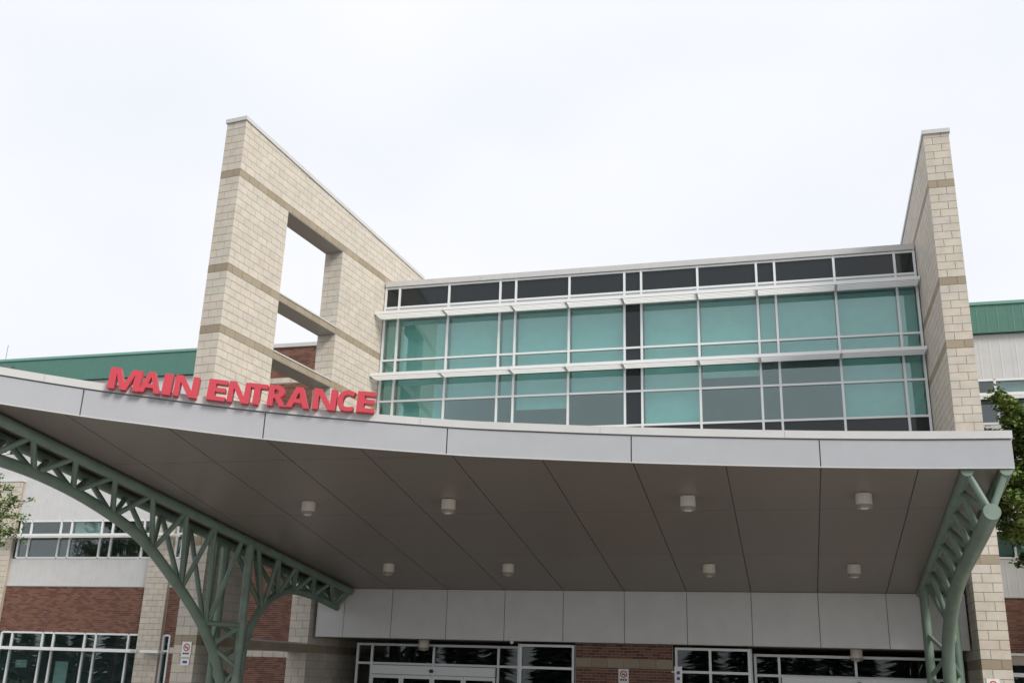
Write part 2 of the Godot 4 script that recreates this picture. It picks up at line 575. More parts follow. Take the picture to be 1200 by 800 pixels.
# glazed strip: posts at xs, rails at ys, glass set back, one sunshade at shade_y
func window_strip(xs: Array, ys: Array, z: float, shade_y: float, parent: Node, blinds: Array, sill := true) -> Node3D:
	var w := holder("window", parent)
	var x0: float = xs[0]; var x1: float = xs[xs.size() - 1]; var y0: float = ys[0]; var y1: float = ys[ys.size() - 1]
	for x in xs: bx("mullion", Vector3(x - 0.032, y0, z - 0.09), Vector3(x + 0.032, y1, z + 0.02), M.mullion, w)
	for y in ys:
		for i in xs.size() - 1: bx("rail", Vector3(xs[i] + 0.032, y - 0.032, z - 0.085), Vector3(xs[i + 1] - 0.032, y + 0.032, z + 0.016), M.mullion, w)
	for i in xs.size() - 1:
		for j in ys.size() - 1:
			bx("pane", Vector3(xs[i] + 0.032, ys[j] + 0.032, z - 0.055), Vector3(xs[i + 1] - 0.032, ys[j + 1] - 0.032, z - 0.035), M.wing_glass, w)
		if blinds.size() > i and blinds[i] > 0.0:
			bx("roller_blind", Vector3(xs[i] + 0.04, maxf(y1 - blinds[i], y0 + 0.03), z - 0.20), Vector3(xs[i + 1] - 0.04, y1 - 0.03, z - 0.19), M.blind, w)
	if shade_y > 0.0: sunshade(x0 - 0.35, x1 + 0.05, shade_y, z, 0.5, parent)
	return w

func sunshade(x0: float, x1: float, y: float, z: float, depth: float, parent: Node) -> Node3D:
	var s := holder("sunshade", parent)
	bx("front_rail", Vector3(x0, y - 0.045, z + depth - 0.03), Vector3(x1, y + 0.05, z + depth), M.shade_metal, s)
	var key := "louver%.4f,%.3f" % [x1 - x0, depth]
	if not cache.has(key):
		var lm := MB.new()
		lm.obox(Transform3D(Basis(Vector3.RIGHT, deg_to_rad(-17.0)), Vector3.ZERO), Vector3((x0 - x1) / 2 + 0.03, -0.042, -0.007), Vector3((x1 - x0) / 2 - 0.03, 0.042, 0.007))
		cache[key] = lm.mesh()
	var nb := 5
	for i in nb:
		var lv := part("louver", cache[key], M.shade_metal, s)
		lv.position = Vector3((x0 + x1) / 2, y - 0.005, z + 0.06 + (depth - 0.11) / (nb - 1) * i)
	for x in [x0, x1 - 0.028]:
		bx("bracket", Vector3(x + 0.001, y - 0.05, z), Vector3(x + 0.029, y + 0.03, z + depth - 0.031), M.mullion, s)
	return s

func wing(long_side: bool) -> void:
	var z := -33.5
	var root: Node3D
	if long_side: root = thing("wing_building", "hospital wing seen through the arched truss with green metal parapet and brick panel", "building", "wings of the building")
	else: root = thing("wing_building", "hospital wing beyond the narrow stone pier with green parapet over white ribbed cladding", "building", "wings of the building")
	var x0 := -46.0 if long_side else 3.9
	var x1 := -12.0 if long_side else 26.0
	var gx1 := -20.0 if long_side else x1     # where the ribbed cladding ends
	var cx0 := x0
	# solid shell behind the cladding, hollow behind the windows
	bx("rear_wall", Vector3(x0, 0, z - 9.0), Vector3(x1, 13.9, z - 8.7), M.interior, root)
	bx("roof", Vector3(x0, 13.6, z - 8.7), Vector3(x1, 13.9, z - 0.12), M.interior, root)
	for y in [0.14, 4.0, 8.1]: bx("floor_slab", Vector3(x0 + 0.31, y, z - 8.6), Vector3(x1 - 0.31, y + 0.25, z - 0.14), M.carpet, root)
	bx("partition", Vector3(x0 + 0.31, 0.4, z - 3.6), Vector3(x1 - 0.31, 13.5, z - 3.5), M.interior, root)
	bx("side_wall", Vector3(x0, 0, z - 8.7), Vector3(x0 + 0.3, 13.6, z - 0.12), M.brick0, root)
	bx("side_wall", Vector3(x1 - 0.3, 0, z - 8.7), Vector3(x1, 13.6, z - 0.12), M.brick0, root)
	ribbed(cx0, gx1, 13.02, 13.93, z + 0.14, 0.3, "parapet_panel", M.green_metal, root)
	bx("parapet_coping", Vector3(cx0, 13.93, z - 0.3), Vector3(gx1, 14.03, z + 0.18), M.green_coping, root)
	bx("drip_edge", Vector3(cx0, 12.99, z - 0.05), Vector3(gx1, 13.019, z + 0.15), M.green_metal, root)
	# window bays
	var storeys := [[0.25, 2.66, 3.2], [5.95, 6.83, 7.34], [10.06, 10.93, 11.46]]
	var shades := [2.62, 6.74, 10.87]
	if long_side:
		var bay := [-28.93, -28.45, -27.10, -26.62, -25.27, -24.79, -23.42, -22.97]
		var far_bay := []
		for b in bay: far_bay.append(b - 7.25)
		for i in 3:
			var blinds: Array = [[0.0, 0.0, 0.0, 0.0, 0.0, 0.0, 0.0], [0.0, 0.0, 0.0, 0.62, 0.0, 0.0, 0.0], [0.6, 0.6, 0.0, 0.0, 0.9, 0.9, 0.9]][i]
			window_strip(bay, storeys[i], z, shades[i], root, blinds)
			window_strip(far_bay, storeys[i], z, shades[i], root, [])
			window_strip([-21.97, -21.72], storeys[i], z, -1.0, root, [])
			sunshade(-22.5, -21.75, shades[i], z + 0.16, 0.42, root)
		# cladding between the storeys
		for sp in [[4.93, 5.915], [7.375, 10.025], [11.495, 12.97]]:
			ribbed(x0, gx1, sp[0], sp[1], z - 0.06 if false else z, 0.3, "wall_panel", M.white_panel, root)
		for i in [1, 2]:
			ribbed(-21.685, gx1, storeys[i][0] - 0.035, storeys[i][2] + 0.035, z, 0.3, "wall_panel", M.white_panel, root)
		# brick panels at the foot
		for bp in [[x0, gx1, 3.235, 4.89]]:
			bx("brick_backing", Vector3(bp[0], bp[2], z - 0.1), Vector3(bp[1], bp[3], z - 0.012), M.brick_mortar, root)
		brick_fill(-29.1, -22.95, 3.24, 4.88, z, root)
		brick_fill(-21.98, gx1, 3.24, 4.88, z, root)
		bx("brick_backing", Vector3(-21.68, 0.14, z - 0.1), Vector3(gx1, 3.235, z - 0.012), M.brick_mortar, root)
		brick_fill(-21.67, gx1, 0.15, 2.58, z, root); brick_fill(-21.67, gx1, 2.80, 3.23, z, root)
		bx("stone_band", Vector3(-21.68, 2.59, z - 0.011), Vector3(gx1, 2.79, z + 0.004), M.block1, root)
		bx("flashing", Vector3(x0, 4.885, z - 0.05), Vector3(gx1, 4.93, z + 0.03), M.coping, root)
		# tall brick wall that shows through the openings of the stone wall
		bx("brick_backing", Vector3(gx1 + 0.001, 0.14, z - 0.3), Vector3(x1 - 0.31, 13.9, z - 0.012), M.brick_mortar, root)
		brick_fill(gx1, x1 - 0.3, 0.15, 2.55, z, root); brick_fill(gx1, x1 - 0.3, 2.77, 12.47, z, root); brick_fill(gx1, x1 - 0.3, 12.69, 13.88, z, root)
		for yb in [2.56, 12.48]:
			var xx := gx1
			while xx < x1 - 0.35:
				bx("stone_band", Vector3(xx + 0.004, yb, z - 0.011), Vector3(minf(xx + 0.4, x1 - 0.3) - 0.004, yb + 0.2, z + 0.006), M["block%d" % (rng.randi() % 5)], root)
				xx += 0.4064
		bx("coping", Vector3(gx1 + 0.002, 13.9, z - 0.4), Vector3(x1 - 0.3, 14.05, z + 0.06), M.coping, root)
		# stone pilasters between the bays
		for p in [[-30.2, -29.1], [-22.95, -22.0]]:
			var pl := holder("pilaster", root)
			bx("mortar_core", Vector3(p[0] + 0.01, 0.14, z - 0.05), Vector3(p[1] - 0.01, row_y(43), z + 0.15), M.mortar, pl)
			pilaster_face(p[0], p[1], 2, 43, z + 0.16, pl)
			bx("pilaster_cap", Vector3(p[0] - 0.02, row_y(43) + 0.001, z - 0.05), Vector3(p[1] + 0.02, row_y(43) + 0.05, z + 0.18), M.coping, pl)
		# scupper, rod and notices taped inside the ground floor panes
		bx("scupper", Vector3(-31.0, 13.52, z + 0.151), Vector3(-30.63, 13.70, z + 0.24), M.steel, root)
		var rod := MB.new(); rod.tube([Vector3(-31.32, 13.9, z - 0.1), Vector3(-31.32, 14.75, z - 0.1)], 0.012, 6)
		part("lightning_rod", rod.mesh(), M.steel, root)
		bx("notice", Vector3(-28.15, 1.95, z - 0.085), Vector3(-27.65, 2.22, z - 0.08), M.paper, root)
		bx("notice", Vector3(-26.4, 1.2, z - 0.085), Vector3(-25.85, 2.2, z - 0.08), M.paper, root)
	else:
		var bay2 := [5.2, 6.47, 7.95, 8.45, 9.93, 10.43]
		for i in 3:
			window_strip(bay2, storeys[i], z, -1.0, root, [[], [1.3, 1.3, 1.3, 1.3, 1.3], [0.0, 0.45, 0.0, 0.5, 0.5]][i])
			sunshade(5.2, 6.47, shades[i], z, 0.5, root)
			sunshade(6.48, 8.45, shades[i], z, 0.5, root)
			sunshade(8.46, 10.43, shades[i], z, 0.5, root)
		for sp in [[4.83, 5.915], [7.375, 10.025], [11.495, 12.97]]:
			ribbed(x0, x1, sp[0], sp[1], z, 0.3, "wall_panel", M.white_panel, root)
		for i in [1, 2]:
			ribbed(10.465, x1, storeys[i][0] - 0.035, storeys[i][2] + 0.035, z, 0.3, "wall_panel", M.white_panel, root)
			ribbed(x0, 5.165, storeys[i][0] - 0.035, storeys[i][2] + 0.035, z, 0.3, "wall_panel", M.white_panel, root)
		bx("brick_backing", Vector3(x0, 2.9, z - 0.1), Vector3(x1, 4.8, z - 0.012), M.brick_mortar, root)
		brick_fill(x0, 12.0, 3.24, 4.79, z, root)
		bx("brick_backing", Vector3(10.47, 0.14, z - 0.1), Vector3(x1, 2.9, z - 0.012), M.brick_mortar, root)
		bx("brick_backing", Vector3(x0, 0.14, z - 0.1), Vector3(5.165, 2.9, z - 0.012), M.brick_mortar, root)
		bx("flashing", Vector3(x0, 4.79, z - 0.05), Vector3(x1, 4.83, z + 0.03), M.coping, root)

# ------------------------------------------------------------------ glazed entrance block
func pavilion() -> void:
	var z := -28.5
	var root := thing("entrance_building", "glazed hospital entrance block with teal windows, sunshades and grey panel band over doors", "building")
	var xs := [-12.2, -11.73, -10.05, -8.36, -7.85, -6.15, -4.45, -3.94, -2.26, -0.55, -0.03, 1.63, 3.28, 3.81]
	var ys := [7.2, 9.13, 10.15, 10.92, 11.49, 12.9, 13.26, 13.93]
	for i in xs.size():
		bx("mullion", Vector3(xs[i] - 0.032, ys[0], z - 0.12), Vector3(xs[i] + 0.032, 13.97, z + 0.025), M.mullion, root)
	for y in ys:
		for i in xs.size() - 1:
			bx("transom", Vector3(xs[i] + 0.032, y - 0.03, z - 0.115), Vector3(xs[i + 1] - 0.032, y + 0.03, z + 0.02), M.mullion, root)
	for i in xs.size() - 1:
		for j in ys.size() - 1:
			var a := Vector3(xs[i] + 0.032, ys[j] + 0.03, z - 0.055); var b := Vector3(xs[i + 1] - 0.032, ys[j + 1] - 0.03, z - 0.03)
			if j == 5: bx("shade_mount", a, b, M.mullion, root)
			elif j == 0 or j == 6 or i == 6: bx("spandrel_pane", a, b, M.spandrel, root)
			else: bx("window_pane", a, b, M.tinted_glass, root)
	# roller blinds: upper floor all drawn, lower floor each at its own height
	var low := [9.2, 9.2, 10.17, 10.17, 9.78, 10.17, 99.0, 9.2, 10.52, 99.0, 99.0, 9.2, 9.2]
	for i in 13:
		if i == 6: continue
		bx("roller_blind", Vector3(xs[i] + 0.05, 10.95, z - 0.27), Vector3(xs[i + 1] - 0.05, 12.86, z - 0.262), M.blind, root)
		if low[i] < 90.0: bx("roller_blind", Vector3(xs[i] + 0.05, low[i], z - 0.27), Vector3(xs[i + 1] - 0.05, 10.9, z - 0.262), M.blind, root)
	# rooms behind
	bx("floor_slab", Vector3(-12.1, 8.8, z - 4.7), Vector3(3.8, 9.08, z - 0.13), M.interior, root)
	bx("ceiling_slab", Vector3(-12.1, 12.95, z - 4.7), Vector3(3.8, 13.2, z - 0.13), M.blind, root)
	bx("rear_wall", Vector3(-12.1, 0.14, z - 4.9), Vector3(3.8, 13.9, z - 4.71), M.interior, root)
	bx("roof", Vector3(-12.15, 13.75, z - 4.7), Vector3(3.82, 13.96, z - 0.13), M.interior, root)
	var n := 5
	for i in n:
		var a2 := -12.22 + 16.06 * i / n + 0.002; var b2 := -12.22 + 16.06 * (i + 1) / n - 0.002
		bx("coping", Vector3(a2, 13.972, z - 0.4), Vector3(b2, 14.145, z + 0.07), M.coping, root)
	# sunshades in lengths between brackets
	var br := [-12.32, -10.05, -7.85, -6.15, -4.45, -2.26, -0.55, 1.63, 3.84]
	for y in [12.90, 10.87]:
		for i in br.size() - 1: sunshade(br[i] + 0.004, br[i + 1] - 0.004, y, z + 0.026, 0.55, root)
	# lower block under the canopy
	bx("lower_roof", Vector3(-12.3, 4.9, z - 0.1), Vector3(3.86, 5.1, -26.06), M.coping, root)
	bx("upstand", Vector3(-12.2, 5.11, z - 0.5), Vector3(3.8, 7.16, z - 0.13), M.spandrel, root)
	var joints := [-12.46, -11.66, -10.3, -8.77, -7.2, -5.66, -4.1, -2.55, -1.0, 0.56, 2.1, 3.83]
	bx("fascia_backing", Vector3(-12.44, 3.02, -26.3), Vector3(3.82, 4.85, -26.03), M.membrane, root)
	for i in joints.size() - 1:
		bx("fascia_panel", Vector3(joints[i] + 0.008, 2.99, -26.028), Vector3(joints[i + 1] - 0.008, 4.24, -26.0), M.back_fascia, root)
	bx("porch_ceiling", Vector3(-12.4, 2.985, -27.4), Vector3(3.8, 3.015, -26.31), M.soffit, root)
	# brick wall between the two door bays
	bx("brick_backing", Vector3(-5.4, 0.13, -26.6), Vector3(-2.95, 2.98, -26.312), M.brick_mortar, root)
	brick_fill(-5.38, -2.96, 0.14, 2.41, -26.3, root); brick_fill(-5.38, -2.96, 2.635, 2.975, -26.3, root)
	for i in 6:
		bx("stone_band", Vector3(-5.38 + 0.4033 * i + 0.003, 2.418, -26.311), Vector3(-5.38 + 0.4033 * (i + 1) - 0.003, 2.628, -26.293), M["band%d" % (i % 3)], root)
	for x in [-5.4, -2.98]: bx("brick_return", Vector3(x, 0.13, -27.0), Vector3(x + 0.03, 2.98, -26.601), M.brick0, root)
	# storefronts: fixed light, sliding doors, fixed light
	storefront(root, -6.86, -5.43, -26.4, 2.93, 2.36, [])
	storefront(root, -11.62, -6.98, -27.0, 2.89, 2.37, [-11.17, -9.39, -7.59])
	storefront(root, -2.90, -1.09, -26.4, 2.93, 2.36, [-2.05])
	storefront(root, -1.03, 3.72, -27.0, 2.84, 2.34, [-0.43, 1.36])
	for x in [-6.92, -1.10]:
		bx("corner_post", Vector3(x - 0.02, 0.13, -26.96), Vector3(x + 0.04, 2.94, -26.46), M.mullion, root)
	sliding_doors(root, -11.13, -7.64, -26.93)
	sliding_doors(root, -0.38, 3.2, -26.93)
	# lobby behind the doors
	bx("lobby_floor", Vector3(-12.4, 0.131, -33.1), Vector3(3.8, 0.14, -26.3), M.carpet, root)
	bx("lobby_wall", Vector3(-12.0, 0.14, -31.0), Vector3(3.8, 2.98, -30.9), M.carpet, root)
	bx("lobby_ceiling", Vector3(-12.4, 3.02, -33.1), Vector3(3.8, 3.06, -27.41), M.interior, root)

func storefront(root: Node3D, x0: float, x1: float, z: float, top: float, rail: float, posts: Array) -> void:
	var w := holder("storefront", root)
	var all := [x0 + 0.03]
	all.append_array(posts); all.append(x1 - 0.03)
	for x in all: bx("post", Vector3(x - 0.03, 0.14, z - 0.06), Vector3(x + 0.03, top, z + 0.06), M.mullion, w)
	for i in all.size() - 1:
		var a: float = all[i] + 0.03; var b: float = all[i + 1] - 0.03
		for y in [top - 0.03, rail]: bx("rail", Vector3(a, y - 0.03, z - 0.055), Vector3(b, y + 0.03, z + 0.055), M.mullion, w)
		bx("pane", Vector3(a, rail + 0.03, z - 0.012), Vector3(b, top - 0.06, z + 0.012), M.door_glass, w)
		bx("pane", Vector3(a, 0.15, z - 0.012), Vector3(b, rail - 0.03, z + 0.012), M.door_glass, w)

func sliding_doors(root: Node3D, x0: float, x1: float, z: float) -> void:
	var d := holder("sliding_door", root)
	bx("header", Vector3(x0, 2.10, z - 0.005), Vector3(x1, 2.325, z + 0.12), M.mullion, d)
	var s := MB.new(); s.lathe([Vector2(0, -0.05), Vector2(0.05, -0.03), Vector2(0.06, 0.03), Vector2(0, 0.05)], 12)
	var sensor := part("sensor", s.mesh(), M.sign_black, d)
	sensor.position = Vector3((x0 + x1) / 2 , 2.2, z + 0.15)
	for i in 4:
		var a := x0 + (x1 - x0) * i / 4 + 0.005; var b := x0 + (x1 - x0) * (i + 1) / 4 - 0.005
		var leaf := holder("leaf", d)
		bx("top_rail", Vector3(a, 2.0, z), Vector3(b, 2.09, z + 0.05), M.mullion, leaf)
		bx("bottom_rail", Vector3(a, 0.15, z), Vector3(b, 0.35, z + 0.05), M.mullion, leaf)
		bx("stile", Vector3(a, 0.351, z), Vector3(a + 0.06, 1.999, z + 0.05), M.mullion, leaf)
		bx("stile", Vector3(b - 0.06, 0.351, z), Vector3(b, 1.999, z + 0.05), M.mullion, leaf)
		bx("pane", Vector3(a + 0.061, 0.351, z + 0.015), Vector3(b - 0.061, 1.999, z + 0.035), M.door_glass, leaf)

# ------------------------------------------------------------------ canopy
func chord_line(s: float, off: float) -> Vector2:
	# plan of the long truss: s metres back from its free end, off metres outwards
	var a0 := Vector2(-12.99, -14.05)
	var d := (Vector2(-11.37, -25.71) - a0).normalized()
	var nn := Vector2(-d.y, d.x)
	if nn.x < 0: nn = -nn
	return a0 + d * s - nn * off

func canopy() -> void:
	var root := thing("entrance_canopy", "broad canopy with curved pale grey fascia and dark panelled underside over the entrance", "canopy")
	var poly := PackedVector2Array()
	var corner := chord_line(-0.9, 0.88)
	var left_front := Vector2(corner.x, edge_z(corner.x))
	var edge := PackedVector2Array()
	var n := 60
	for i in n + 1:
		var x := lerpf(left_front.x, 3.58, float(i) / n)
		edge.append(Vector2(x, edge_z(x)))
	poly.append_array(edge)
	poly.append(Vector2(3.58, -25.995))
	poly.append(chord_line(12.0, 0.88) + Vector2(0, 0.0))
	# keep the rear edge on the facade line
	poly[poly.size() - 1] = Vector2(chord_line(12.02, 0.88).x, -25.995)
	var grown := Geometry2D.offset_polygon(poly, -0.04)
	var inner: PackedVector2Array = grown[0]
	var s := MB.new()
	s.prism(inner, func(p): return soffit_y(p) + 0.035, func(p): return soffit_y(p) + 0.5)
	part("roof_deck", s.mesh(), M.membrane, root)
	# soffit panels
	var jx := []
	for k in range(-10, 3): jx.append(0.56 + 1.555 * k)
	var jz := [-26.2, -22.77, -19.8, -16.65, -13.5, -10.5]
	for i in jx.size() - 1:
		for j in jz.size() - 1:
			var cell := PackedVector2Array([Vector2(jx[i] + 0.010, jz[j] + 0.005), Vector2(jx[i + 1] - 0.010, jz[j] + 0.005), Vector2(jx[i + 1] - 0.010, jz[j + 1] - 0.005), Vector2(jx[i] + 0.010, jz[j + 1] - 0.005)])
			for piece in Geometry2D.intersect_polygons(inner, cell):
				if Geometry2D.is_polygon_clockwise(piece) and false: continue
				var q := MB.new()
				q.prism(piece, func(p): return soffit_y(p), func(p): return soffit_y(p) + 0.03)
				if q.v.size() > 0: part("soffit_panel", q.mesh(), M.soffit, root)
	# curved fascia panels and coping, cut where the photograph shows joints
	var cuts := [left_front.x, -11.62, -8.80, -5.73, -2.57, 0.56, 3.58]
	for i in cuts.size() - 1:
		strip(root, "fascia_panel", cuts[i] + (0.010 if i else 0.0), cuts[i + 1] - (0.010 if i < cuts.size() - 2 else 0.0), -0.004, 0.45, -0.03, 0.0, M.fascia)
		strip(root, "edge_trim", cuts[i], cuts[i + 1] - 0.002, -0.022, -0.006, -0.035, 0.008, M.coping)
	strip(root, "gap_flashing", cuts[0], 3.57, 0.451, 0.472, -0.07, -0.028, M.fascia)
	var cc := [left_front.x, -12.2, -9.3, -6.2, -3.1, 0.0, 3.60]
	for i in cc.size() - 1: strip(root, "coping", cc[i] + 0.002, cc[i + 1] - 0.002, 0.473, 0.605, -0.25, 0.025, M.coping)
	# side faces
	var sides := [[Vector2(3.58, edge_z(3.58) - 0.031), Vector2(3.58, -25.99), Vector2(1, 0)], [Vector2(left_front.x, left_front.y - 0.06), poly[poly.size() - 1], Vector2(-0.99, -0.14)]]
	for sd in sides:
		for part_i in 4:
			var a: Vector2 = (sd[0] as Vector2).lerp(sd[1], part_i / 4.0); var b: Vector2 = (sd[0] as Vector2).lerp(sd[1], (part_i + 1) / 4.0)
			var dirv := (b - a).normalized()
			b -= dirv * 0.008
			for lv in [["fascia_panel", -0.02, 0.45, 0.0, M.fascia], ["coping", 0.46, 0.605, 0.02, M.coping]]:
				var q2 := []
				for c in 8:
					var e: Vector2 = b if c & 1 else a
					var o: Vector2 = e + (sd[2] as Vector2) * (lv[3] if c & 4 else -0.03)
					q2.append(Vector3(o.x, soffit_y(e) + (lv[2] if c & 2 else lv[1]), o.y))
				var m2 := MB.new(); m2.hexa(q2); part(lv[0], m2.mesh(), lv[4], root)

# a band following the curved free edge, from height a to b above the soffit, from depth d0 (inside) to d1 (outside)
func strip(root: Node3D, called: String, x0: float, x1: float, a: float, b: float, d0: float, d1: float, m: Material) -> void:
	var n := maxi(3, int((x1 - x0) * 4))
	var s := MB.new()
	var prev := []
	for i in n + 1:
		var x := lerpf(x0, x1, float(i) / n)
		var z := edge_z(x)
		var tan := Vector2(0.02, edge_z(x + 0.01) - edge_z(x - 0.01)).normalized()
		var o := Vector2(-tan.y, tan.x)
		var y := soffit_y(Vector2(x, z))
		var p := [Vector3(x + o.x * d0, y + a, z + o.y * d0), Vector3(x + o.x * d1, y + a, z + o.y * d1), Vector3(x + o.x * d1, y + b, z + o.y * d1), Vector3(x + o.x * d0, y + b, z + o.y * d0)]
		if prev.size():
			var of := Vector3(o.x, 0, o.y)
			var up := Vector3.UP
			s.quad(prev[0], p[0], p[1], prev[1], -up); s.quad(prev[1], p[1], p[2], prev[2], of); s.quad(prev[2], p[2], p[3], prev[3], up); s.quad(prev[3], p[3], p[0], prev[0], -of)
			if i == n: s.quad(p[0], p[1], p[2], p[3], Vector3(tan.x, 0, tan.y))
		else: s.quad(p[0], p[1], p[2], p[3], -Vector3(tan.x, 0, tan.y))
		prev = p
	part(called, s.mesh(), m, root)

# ------------------------------------------------------------------ trusses
func smooth_path(pts: Array, per := 5) -> Array:
	var out := []
	for i in pts.size() - 1:
		var p0: Vector3 = pts[maxi(i - 1, 0)]; var p1: Vector3 = pts[i]; var p2: Vector3 = pts[i + 1]; var p3: Vector3 = pts[mini(i + 2, pts.size() - 1)]
		for k in per:
			var t := float(k) / per
			out.append(p1.cubic_interpolate(p2, p0, p3, t))
	out.append(pts[pts.size() - 1])
	return out

func y_on(path: Array, s: float) -> float:
	for i in path.size() - 1:
		var a: Vector2 = path[i]; var b: Vector2 = path[i + 1]
		if (a.x - s) * (b.x - s) <= 0.0 and absf(b.x - a.x) > 1e-4: return lerpf(a.y, b.y, (s - a.x) / (b.x - a.x))
	return path[0].y

func build_truss(root: Node3D, place: Callable, s0: float, s1: float, off: Array, low: Array, rear: Array, col_s: float, top_nodes: Array, low_nodes: Array, rear_tops: Array, rear_nodes: Array, chord_drop: float, r_low: float) -> void:
	# place(s, offset) -> plan point. off = [inner, outer, lower]
	var r_top := 0.10
	var pt := func(s: float, o: float, y: float) -> Vector3:
		var q: Vector2 = place.call(s, o)
		return Vector3(q.x, y, q.y)
	var top_y := func(s: float, o: float) -> float:
		return soffit_y(place.call(s, o)) - chord_drop
	for o in [off[0], off[1]]:
		var m := MB.new(); m.tube([pt.call(s0, o, top_y.call(s0, o)), pt.call(s1, o, top_y.call(s1, o))], r_top, 16)
		part("top_chord", m.mesh(), M.truss_paint, root)
	var lp := []
	for q in low: lp.append(pt.call(q.x, off[2], q.y))
	var ml := MB.new(); ml.tube(smooth_path(lp), r_low, 18); part("arched_chord", ml.mesh(), M.truss_paint, root)
	if rear.size():
		var rp := []
		for q in rear: rp.append(pt.call(q.x, off[2], q.y))
		var mr := MB.new(); mr.tube(smooth_path(rp), 0.092, 18); part("arched_chord", mr.mesh(), M.truss_paint, root)
	for o in [off[0], off[1]]:
		var mc := MB.new(); mc.tube([pt.call(col_s, o, 0.13), pt.call(col_s, o, top_y.call(col_s, o))], 0.10, 16); part("column", mc.mesh(), M.truss_paint, root)
		var mp := MB.new(); mp.tube([pt.call(col_s, o, 0.131), pt.call(col_s, o, 0.16)], 0.2, 16); part("base_plate", mp.mesh(), M.truss_paint, root)
	for j in low_nodes.size():
		for o in [off[0], off[1]]:
			for k in [j, j + 1]:
				if k >= top_nodes.size(): continue
				var m2 := MB.new()
				m2.tube([pt.call(low_nodes[j], off[2], y_on(low, low_nodes[j])), pt.call(top_nodes[k], o, top_y.call(top_nodes[k], o))], 0.056, 10, false)
				part("web_strut", m2.mesh(), M.truss_paint, root)
	for j in rear_nodes.size():
		for o in [off[0], off[1]]:
			for k in [j, j + 1]:
				if k >= rear_tops.size(): continue
				var m3 := MB.new()
				m3.tube([pt.call(rear_nodes[j], off[2], y_on(rear, rear_nodes[j])), pt.call(rear_tops[k], o, top_y.call(rear_tops[k], o))], 0.056, 10, false)
				part("web_strut", m3.mesh(), M.truss_paint, root)

func s_at(path: Array, y: float) -> float:
	for i in path.size() - 1:
		var a: Vector2 = path[i]; var b: Vector2 = path[i + 1]
		if (a.y - y) * (b.y - y) <= 0.0 and absf(a.y - b.y) > 1e-4 and y < 3.6: return lerpf(a.x, b.x, (y - a.y) / (b.y - a.y))
	return path[path.size() - 1].x

func lattice(root: Node3D, place: Callable, off: Array, path: Array, col_s: float, heights: Array) -> void:
	# zigzag between a curved leg and the two columns
	for i in heights.size() - 1:
		var ya: float = heights[i]; var yb: float = heights[i + 1]
		for o in [off[0], off[1]]:
			var q0: Vector2 = place.call(s_at(path, ya if i % 2 else yb), off[2]); var q1: Vector2 = place.call(col_s, o)
			var m := MB.new()
			m.tube([Vector3(q0.x, ya if i % 2 else yb, q0.y), Vector3(q1.x, yb if i % 2 else ya, q1.y)], 0.05, 10, false)
			part("lattice_strut", m.mesh(), M.truss_paint, root)

